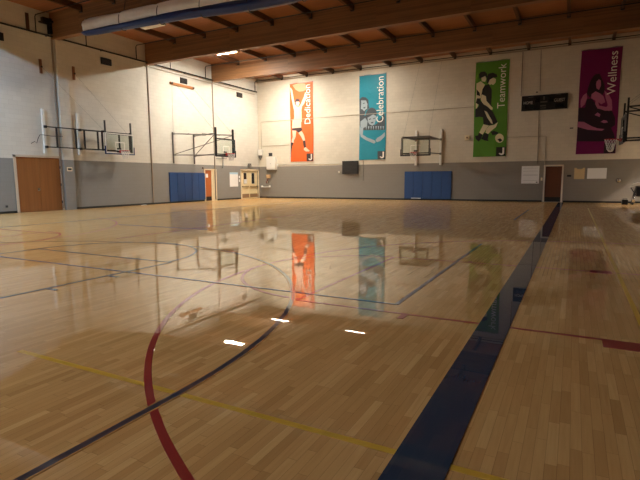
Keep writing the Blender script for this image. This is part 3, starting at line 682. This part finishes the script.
nb = thing('notice_sheet', 'tall white printed sheet on the back wall left of the brown door', 'poster', (-2.9, YB, 1.12))
MB().bb((0, -.01, 0), (1.0, 0, 1.07)).build('sheet', PAPER, nb)
m = MB()
for z in (.18, .5, .52, .75, .93): m.bb((.08, -.012, z), (.92, -.01, z+.012))
m.build('printed_lines', simple('grey_print', (150, 150, 156), .6), nb)
MB().bb((.84, -.013, .05), (.93, -.01, .11)).build('corner_mark', DGREY, nb)
o = MB().poly([(0, 0), (.54, 0), (.54, .65), (.45, .65), (.4, .58), (.16, .58), (.1, .65), (0, .65)], -.012, 0).build('paper_sheet', TAN); o.location = (-.01, YB, 1.38); tag(o, 'tan paper with notched top between the brown door and the whiteboard', 'poster')
wb = thing('whiteboard', 'blank white board with rounded corners under the magenta banner', 'whiteboard', (.64, YB, 1.37))
MB().bb((0, -.02, 0), (1.03, 0, .66), .018).build('frame', MGREY, wb); MB().bb((.025, -.024, .025), (1.005, -.02, .635)).build('board', PAPER, wb)
bl = thing('alarm_bell', 'round shiny bell low on the back wall at the right', 'bell', (2.27, YB, 1.29), PI/2)
bl.rotation_euler.z = 0
MB().lathe([(.13, 0), (.13, .03), (.1, .05), (.0, .052)], (-.03, 0, 0), 22, Matrix.Rotation(PI/2, 4, 'X')).build('back_plate', DGREY, bl)
MB().lathe([(.115, .05), (.12, .08), (.1, .12), (.05, .145), (.0, .15)], (0, 0, 0), 22, Matrix.Rotation(PI/2, 4, 'X')).build('gong', STEEL, bl, True)
sw = flat('light_switch', 'small pale switch plate left of the brown door frame', 'switch', -1.8, -1.7, 1.3, 1.48, CREAM)
flat('push_plate', 'small dark wall plate right of the brown door', 'plate', -.38, -.16, 1.52, 1.62, BLACK, .03)
flat('junction_box', 'small dark box above the scoreboard', 'box', -2.3, -2.2, 6.54, 6.6, BLACK, .05)
jb = thing('cable_pulley_box', 'cream box with brown knob at the left edge of the green banner', 'box', (-6.4, YB, 3.92))
MB().bb((0, -.09, 0), (.3, 0, .3), .008).build('box', CREAM, jb); MB().lathe([(.05, 0), (.05, .04), (0, .041)], (.16, -.09, .14), 12, Matrix.Rotation(PI/2, 4, 'X')).build('knob', simple('brown_knob', (110, 62, 40), .4), jb)
flat('wall_bracket', 'tiny dark hook left of the magenta banner', 'hook', -.38, -.2, 4.32, 4.38, DGREY, .06)
# electrical box
eb = thing('electrical_box', 'cream metal box straddling the grey paint line right of the corner', 'electrical box', (-21.66, YB, 2.24))
MB().bb((0, -.32, 0), (.8, 0, 1.0), .01).build('cabinet', WHITEP, eb)
MB().bb((.04, -.335, .05), (.76, -.32, .95), .004).build('cover', WHITEP, eb)
MB().lathe([(.02, 0), (.02, .02), (0, .021)], (.42, -.335, .45), 10, Matrix.Rotation(PI/2, 4, 'X')).build('latch', DGREY, eb)
flat('vent_grille', 'small dark grille above the cream electrical box', 'vent', -21.6, -21.28, 3.3, 3.56, DGREY, .06)
si = thing('siren_speaker', 'white wall siren with dark horn beside the room corner', 'siren', (-22.35, YB, 3.0))
MB().bb((-.17, -.2, .38), (.17, 0, .84), .02).build('housing', WHITEP, si)
MB().lathe([(.04, .0), (.05, .08), (.14, .2), (.16, .37), (0, .371)], (0, -.12, 0), 14).build('horn', MGREY, si)
wp = thing('drinking_fountain', 'small tan box with hanging coil over a grey tray near the corner', 'fountain', (-21.65, YB, .85))
MB().bb((-.16, -.16, .72), (.16, 0, 1.0), .02).build('tan_box', simple('tan_box', (214, 178, 130), .5), wp)
MB().tube([(-.02+.05*math.sin(i*.9)-.012*i, -.1, .74-.024*i) for i in range(18)], .028).build('coiled_cord', simple('red_brown_cord', (120, 52, 38), .5), wp, True)
MB().bb((-.14, -.12, .35), (.02, -.04, .5), .02).build('nozzle', STEEL, wp)
tr = MB().bb((-.62, -.24, .0), (.16, 0, .05), .01); tr.bb((-.62, -.24, .05), (-.58, 0, .14), .008); tr.bb((.12, -.24, .05), (.16, 0, .14), .008); tr.build('tray', WHITEP, wp)
# conduits on the back wall
def conduit(name, label, pts, mat, r=.02, loc=None):
    P = [Vector(p) for p in pts]
    o = MB().tube(P, r, 8).build(name, mat, loc=P[0]); return tag(o, label, 'pipe')
yb = YB-.022
conduit('wall_conduit', 'long thin conduit running behind the banner tops across the back wall', [(-22.3, yb, 3.9), (-22.3, yb, 6.0), (-14.6, yb, 6.02), (-14.4, yb, 6.02), (-5.9, yb, 5.98)], CREAMC, .024)
conduit('wall_conduit', 'short conduit from the corner to the orange banner', [(-22.2, yb, 4.12), (-19.7, yb, 4.12)], CREAMC, .022)
conduit('wall_conduit', 'pale conduit along the paint line from the cream box to the black panel', [(-20.84, yb, 2.64), (-14.9, yb, 2.62), (-14.9, yb, 2.8)], WHITEP, .022)
conduit('wall_conduit', 'thin conduit dropping from the roof to the scoreboard top left', [(-3.13, yb, 9.0), (-3.13, yb, 6.42)], BROWNC, .018)
conduit('wall_conduit', 'thin conduit dropping from the roof to the scoreboard right half', [(-2.13, yb, 9.0), (-2.08, yb, 6.62)], BROWNC, .014)
conduit('wall_conduit', 'thin conduit below the scoreboard', [(-2.08, yb, 5.48), (-2.02, yb, 2.3)], BROWNC, .014)
conduit('wall_conduit', 'L-shaped conduit running right from the green banner down to the brown door', [(-3.78, yb, 3.98), (-1.66, yb, 3.96), (-1.62, yb, 3.92), (-1.62, yb, 2.27)], CREAMC, .018)
conduit('wall_conduit', 'thin grey conduit below the teal banner', [(-13.48, yb, 2.75), (-13.48, yb, 1.3)], simple('grey_conduit', (122, 116, 108), .5), .015)

# ------------------------------------------------------------------ things on the left wall
def flatL(name, label, cat, y0, y1, z0, z1, mat, th=.02, bev=.003):
    o = MB().bb((XL, y0, z0), (XL+th, y1, z1), bev).build(name, mat, loc=(XL, (y0+y1)/2, z0)); return tag(o, label, cat)
for y0, y1, z0, lab in ((12.55, 13.02, 7.58, 'nearest of the black vents below the pipe, above the double door'), (17.98, 18.62, 7.62, 'black vent left of the first full-height bay line, above the folded hoop'), (23.82, 24.42, 7.62, 'black vent just above the horizontal pine board'), (29.65, 30.3, 7.6, 'black vent nearest the far corner')):
    v = thing('wall_vent', lab, 'vent', (XL, y0, z0), PI/2, group='black vents under the pipe on the left wall')
    w = y1-y0
    MB().bb((0, -.06, 0), (w, 0, .34), .006).build('vent_frame', BLACK, v)
    m = MB()
    for i in range(5): m.bb((.05, -.068, .05+i*.055), (w-.05, -.06, .075+i*.055))
    m.build('louvres', DGREY, v)
pp = thing('notice_sheet', 'tall white poster with pale blue header left of the cream doors', 'poster', (XL, 28.55, .95), PI/2)
MB().bb((0, -.012, 0), (.98, 0, 1.06)).build('sheet', PAPER, pp); MB().bb((0, -.014, .92), (.98, -.012, 1.06)).build('header', PALEBLUE, pp)
el = thing('emergency_light', 'small emergency light box above the cream doors', 'light', (XL, 31.0, 2.42), PI/2)
MB().bb((-.2, -.1, 0), (.2, 0, .2), .01).build('housing', simple('grey_box', (128, 122, 116), .5), el)
for s in (-1, 1): MB().lathe([(.05, 0), (.08, .09), (0, .091)], (s*.12, -.06, .2), 12).build('lamp_head', MGREY, el)
cm = thing('camera_mount', 'thin forked bracket on the paint line between the narrow door and the cream doors', 'bracket', (XL, 27.7, 2.3), PI/2)
MB().bar((-.62, -.03, .66), (.55, -.03, .7), .035).build('rail', MGREY, cm)
MB().tube([(0, -.02, .0), (0, -.1, .1), (0, -.12, .85)], .035).build('stem', MGREY, cm)
MB().tube([(-.14, -.12, .9), (-.1, -.12, .72), (.1, -.12, .72), (.14, -.12, .9)], .02).build('fork', MGREY, cm)
cs = thing('light_switch', 'pair of pale switch plates at the cream door frame', 'switch', (XL, 29.72, 1.3), PI/2)
for z in (0, .28): MB().bb((-.06, -.02, z), (.06, 0, z+.18), .004).build('switch_plate', PAPER, cs)
flatL('wall_outlet', 'small dark outlet low on the grey wall left of the double door', 'outlet', 12.5, 12.6, .27, .37, DGREY)
sg = thing('room_sign', 'small pale sign on the pilaster right of the double door', 'sign', (XL+.16, 15.5, 1.93), PI/2)
MB().bb((0, -.012, 0), (.28, 0, .2), .003).build('plate', CREAM, sg); MB().bb((.04, -.015, .05), (.24, -.012, .15)).build('dark_inset', DGREY, sg)
flatL('junction_box', 'tiny dark box left of the narrow brown door top', 'box', 25.6, 25.68, 2.22, 2.32, BROWNC, .08)
tag(MB().bb((XL+.02, 20.15, 0), (XL+.12, 20.5, .012), .002).build('paper_scrap', PAPER, loc=(XL+.07, 20.3, 0)), 'scrap of white paper on the floor against the left wall', 'paper')

# pipes under the roof of the left wall
pr = thing('pipe_run', 'long black pipe high along the left wall with risers to the roof', 'pipe', (XL, 12, 8.3))
MB().tube([(.13, YF+.1-12, 0), (.13, 32.1-12, 0)], .042, 10).build('main_pipe', BLACK, pr)
for y in (14.46, 20.28, 26.12, 31.85):
    MB().tube([(.13, y-12, 0), (.13, y-12, .7), (.2, y-12, .78), (26, y-12, .76)], .024).build('riser', BLACK, pr)
for y in (17.08, 22.9): MB().tube([(.13, y-12, 0), (.13, y-12, 1.05)], .026).build('riser', BLACK, pr)
for y in (12.0, 15.0, 18.0, 21.3, 24.2, 27.4, 30.4): MB().bb((0, y-12.03, -.04), (.17, y-11.97, .04)).build('clamp', BLACK, pr)
wp2 = conduit('pipe_run', 'thinner grey pipe just under the black pipe on the far part of the left wall', [(XL+.06, 20.9, 8.1), (XL+.06, 31.9, 8.08)], CREAMC, .022)
pk = thing('plank', 'brown upright plank under the roof above the double door', 'plank', (XL, 14.15, 8.35)); MB().bb((0, -.07, 0), (.06, .07, .74), .005).build('board', simple('dark_plank', (90, 56, 40), .5), pk)
cu_ = thing('curtain_winch', 'black motor bracket with two bright lamps at the beam end on the left wall', 'winch', (XL, 14.68, 8.4))
m = MB().bb((.0, .42, 0), (.22, .55, .7), .01); m.bb((.2, -.12, .36), (.28, .5, .42)); m.bb((.1, .05, .4), (.3, .4, .66), .02); m.bb((0, .3, .5), (.3, .75, .6), .01); m.build('bracket', BLACK, cu_)
for y in (-.0, .38): MB().lathe([(.05, 0), (.07, .08), (.0, .081)], (.2, y, .36), 12).build('lamp_head', STEEL, cu_)

# ------------------------------------------------------------------ rolled divider curtain
ct = thing('divider_curtain', 'rolled white and blue divider curtain hanging below the nearest beam', 'curtain', (-19.8, 14.85, 7.5))
def cz(X):
    pts = [(-19.8, 7.84), (-16.3, 7.74), (-13.1, 7.63), (-10.7, 7.46), (-8.6, 7.46), (6, 7.5)]
    for (a, za), (b, zb) in zip(pts, pts[1:]):
        if X <= b: return za+(zb-za)*(X-a)/(b-a)
    return 7.5
def bundle(prof, amp, seed):
    rnd = random.Random(seed); mb = MB(); rings = []; NX = 150; K = 28
    ph = [rnd.uniform(0, 6.28) for _ in range(12)]
    for i in range(NX+1):
        X = -19.5+(XR-.25+19.5)*i/NX; cy_, z_, ry, rz_ = prof(X)
        pinch = 1-.10*max(0, math.cos(2*PI*(X+17.25)/2.18))**12
        ring = []
        for j in range(K):
            a = 2*PI*j/K
            r = 1+amp*(math.sin(5*a+ph[0]+X*.7)+.7*math.sin(9*a+ph[1]-X*1.3)+.5*math.sin(3*a+X*2.1+ph[2]))
            ring.append(mb.bm.verts.new((X+19.8, cy_+ry*r*pinch*math.cos(a), z_-7.5+rz_*r*pinch*math.sin(a))))
        rings.append(ring)
    for A, B_ in zip(rings, rings[1:]):
        for j in range(K): mb.bm.faces.new((A[j], A[(j+1) % K], B_[(j+1) % K], B_[j]))
    mb.bm.faces.new(rings[0][::-1]); mb.bm.faces.new(rings[-1])
    return mb
def hb(X): return .17+.19*min(1, max(0, (X+19)/9))
bundle(lambda X: (0, cz(X)+hb(X)+.22, .22, .29), .06, 1).build('white_curtain', CURW, ct, True)
bundle(lambda X: (-.03, cz(X)+hb(X)*.55, .22, hb(X)*.6), .05, 2).build('blue_curtain', CURB, ct, True)
for k in range(11):
    X = -18.07+.95+2.18*k
    if X > XR-.4: break
    z = cz(X); m = MB()
    m.tube([(X+19.8+0, .245*math.cos(a), z-7.5+.33+.38*math.sin(a)) for a in [2*PI*i/24 for i in range(24)]], .016, 6, True)
    m.tube([(X+19.8, .05, z-7.5+.7), (X+19.8, .25, DECK-7.5)], .012, 6)
    m.build('strap', DGREY, ct)

# ------------------------------------------------------------------ lamps under the roof
def lamp(x, y, lab, mat):
    t = thing('ceiling_light', lab, 'light', (x, y, 8.98), group='strip lights under the roof')
    h = MB().bb((-.72, -.17, .05), (.72, .17, .13), .01); h.bb((-.7, -.02, .13), (-.66, .02, .2)); h.bb((.66, -.02, .13), (.7, .02, .2))
    h.build('housing', WHITEP, t)
    MB().bb((-.7, -.15, .025), (.7, .15, .05), .004).build('lens', mat, t)
    return t
LIT = {(1, 0): LAMP, (0, 0): LAMPB, (0, 1): LAMPB2, (4, 0): LAMPC, (5, 1): LAMP_FILL}
ys = [29.6, 23.85, 18.2, 12.4, 6.55, .75, -5.2]; xs = [-18.9, -12.8, -6.6, -.5]
rown = ['bay nearest the back wall', 'second bay from the back wall', 'third bay from the back wall', 'bay over the divider curtain side nearest the camera', 'bay over the near court', 'added fill in the bay above the camera', 'bay behind the camera']
coln = ['left column', 'second column from left', 'third column from left', 'right column']
for i, y in enumerate(ys):
    for k, x in enumerate(xs):
        m = LIT.get((i, k), None)
        if not m and (i, k) != (2, 0): continue
        o = lamp(x, y, '%s strip light, %s, %s' % ('lit' if m else 'unlit', rown[i], coln[k]), m or DIFF)
        if i == 0: o.location = (x*1.01, 29.5, 9.06)
t = thing('ceiling_light', 'corridor light beyond the right doorway', 'light', (7.5, 30.6, 4.66))
MB().bb((-.1, -.5, .0), (.1, .5, .03)).build('lens', LAMPN, t); MB().bb((-.13, -.53, .03), (.13, .53, .24)).build('housing', WHITEP, t)

# ------------------------------------------------------------------ cart at the right edge
cg = thing('equipment_cart', 'dark wheeled cart with rounded white top at the right edge by the back wall', 'cart', (2.7, 30.5, 0))
m = MB()
for a, b in (((.12, .05, .12), (.3, .05, 1.0)), ((.12, .55, .12), (.3, .55, 1.0)), ((.95, .05, .12), (.85, .05, 1.0)), ((.95, .55, .12), (.85, .55, 1.0)), ((.12, .05, .14), (.95, .05, .14)), ((.12, .55, .14), (.95, .55, .14)), ((.02, .05, .9), (.3, .05, .45)), ((.3, .05, .95), (.85, .05, .95)), ((.3, .55, .95), (.85, .55, .95))): m.bar(a, b, .045, bev=.006)
m.build('frame', BLACK, cg)
m = MB(); m.box((.6, .3, .68), (.62, .44, .5), .06); m.build('body', simple('cart_black', (18, 18, 20), .5), cg)
top = [(0.02, .93), (.05, 1.03), (.15, 1.12), (.35, 1.18), (.7, 1.2), (1.0, 1.16), (1.08, 1.08), (1.0, 1.03), (.4, 1.03), (.15, .98)]
MB().poly(top, .04, .56).build('white_top', WHITEP, cg)
MB().lathe([(.0, .1), (.085, .1), (.085, .38), (.05, .43), (.03, .46), (.0, .461)], (.16, -.07, 0), 16).build('silver_canister', STEEL, cg, True)
MB().bb((.07, -.16, .08), (.25, .06, .1)).build('canister_shelf', BLACK, cg)
for x in (.14, .93):
    for y in (.05, .55):
        MB().lathe([(.0, -.02), (.06, -.02), (.06, .02), (0, .02)], (x, y, .06), 16, Matrix.Rotation(PI/2, 4, 'X')).build('wheel', RUBBER, cg)
bx = thing('floor_box', 'small black box on the floor left of the white-topped cart', 'box', (2.5, 30.7, 0))
MB().bb((-.14, -.14, 0), (.14, .14, .26), .02).build('box', BLACK, bx); MB().tube([(-.08, 0, .26), (-.08, 0, .33), (.08, 0, .33), (.08, 0, .26)], .012).build('handle', DGREY, bx)

# ------------------------------------------------------------------ camera and view
cam = bpy.data.cameras.new('camera'); co = bpy.data.objects.new('camera', cam); C.objects.link(co)
cam.sensor_width = 36; cam.lens = 478.68*36/640; cam.clip_start = .05; cam.clip_end = 200
right = Vector((.88484586, .46584628, -.00591992)); up = Vector((-.05332761, .11389944, .99206002)); fwd = Vector((-.46282175, .87750451, -.12562592))
M = Matrix((right, up, -fwd)).transposed().to_4x4(); M.translation = (0, 0, H); co.matrix_world = M
bpy.context.scene.camera = co
w = bpy.data.worlds.new('world'); bpy.context.scene.world = w; w.use_nodes = True
w.node_tree.nodes['Background'].inputs[0].default_value = (.01, .01, .012, 1)
vs = bpy.context.scene.view_settings
vs.view_transform = 'Standard'; vs.look = 'None'; vs.gamma = 1; vs.exposure = EXPO
vs.use_curve_mapping = False
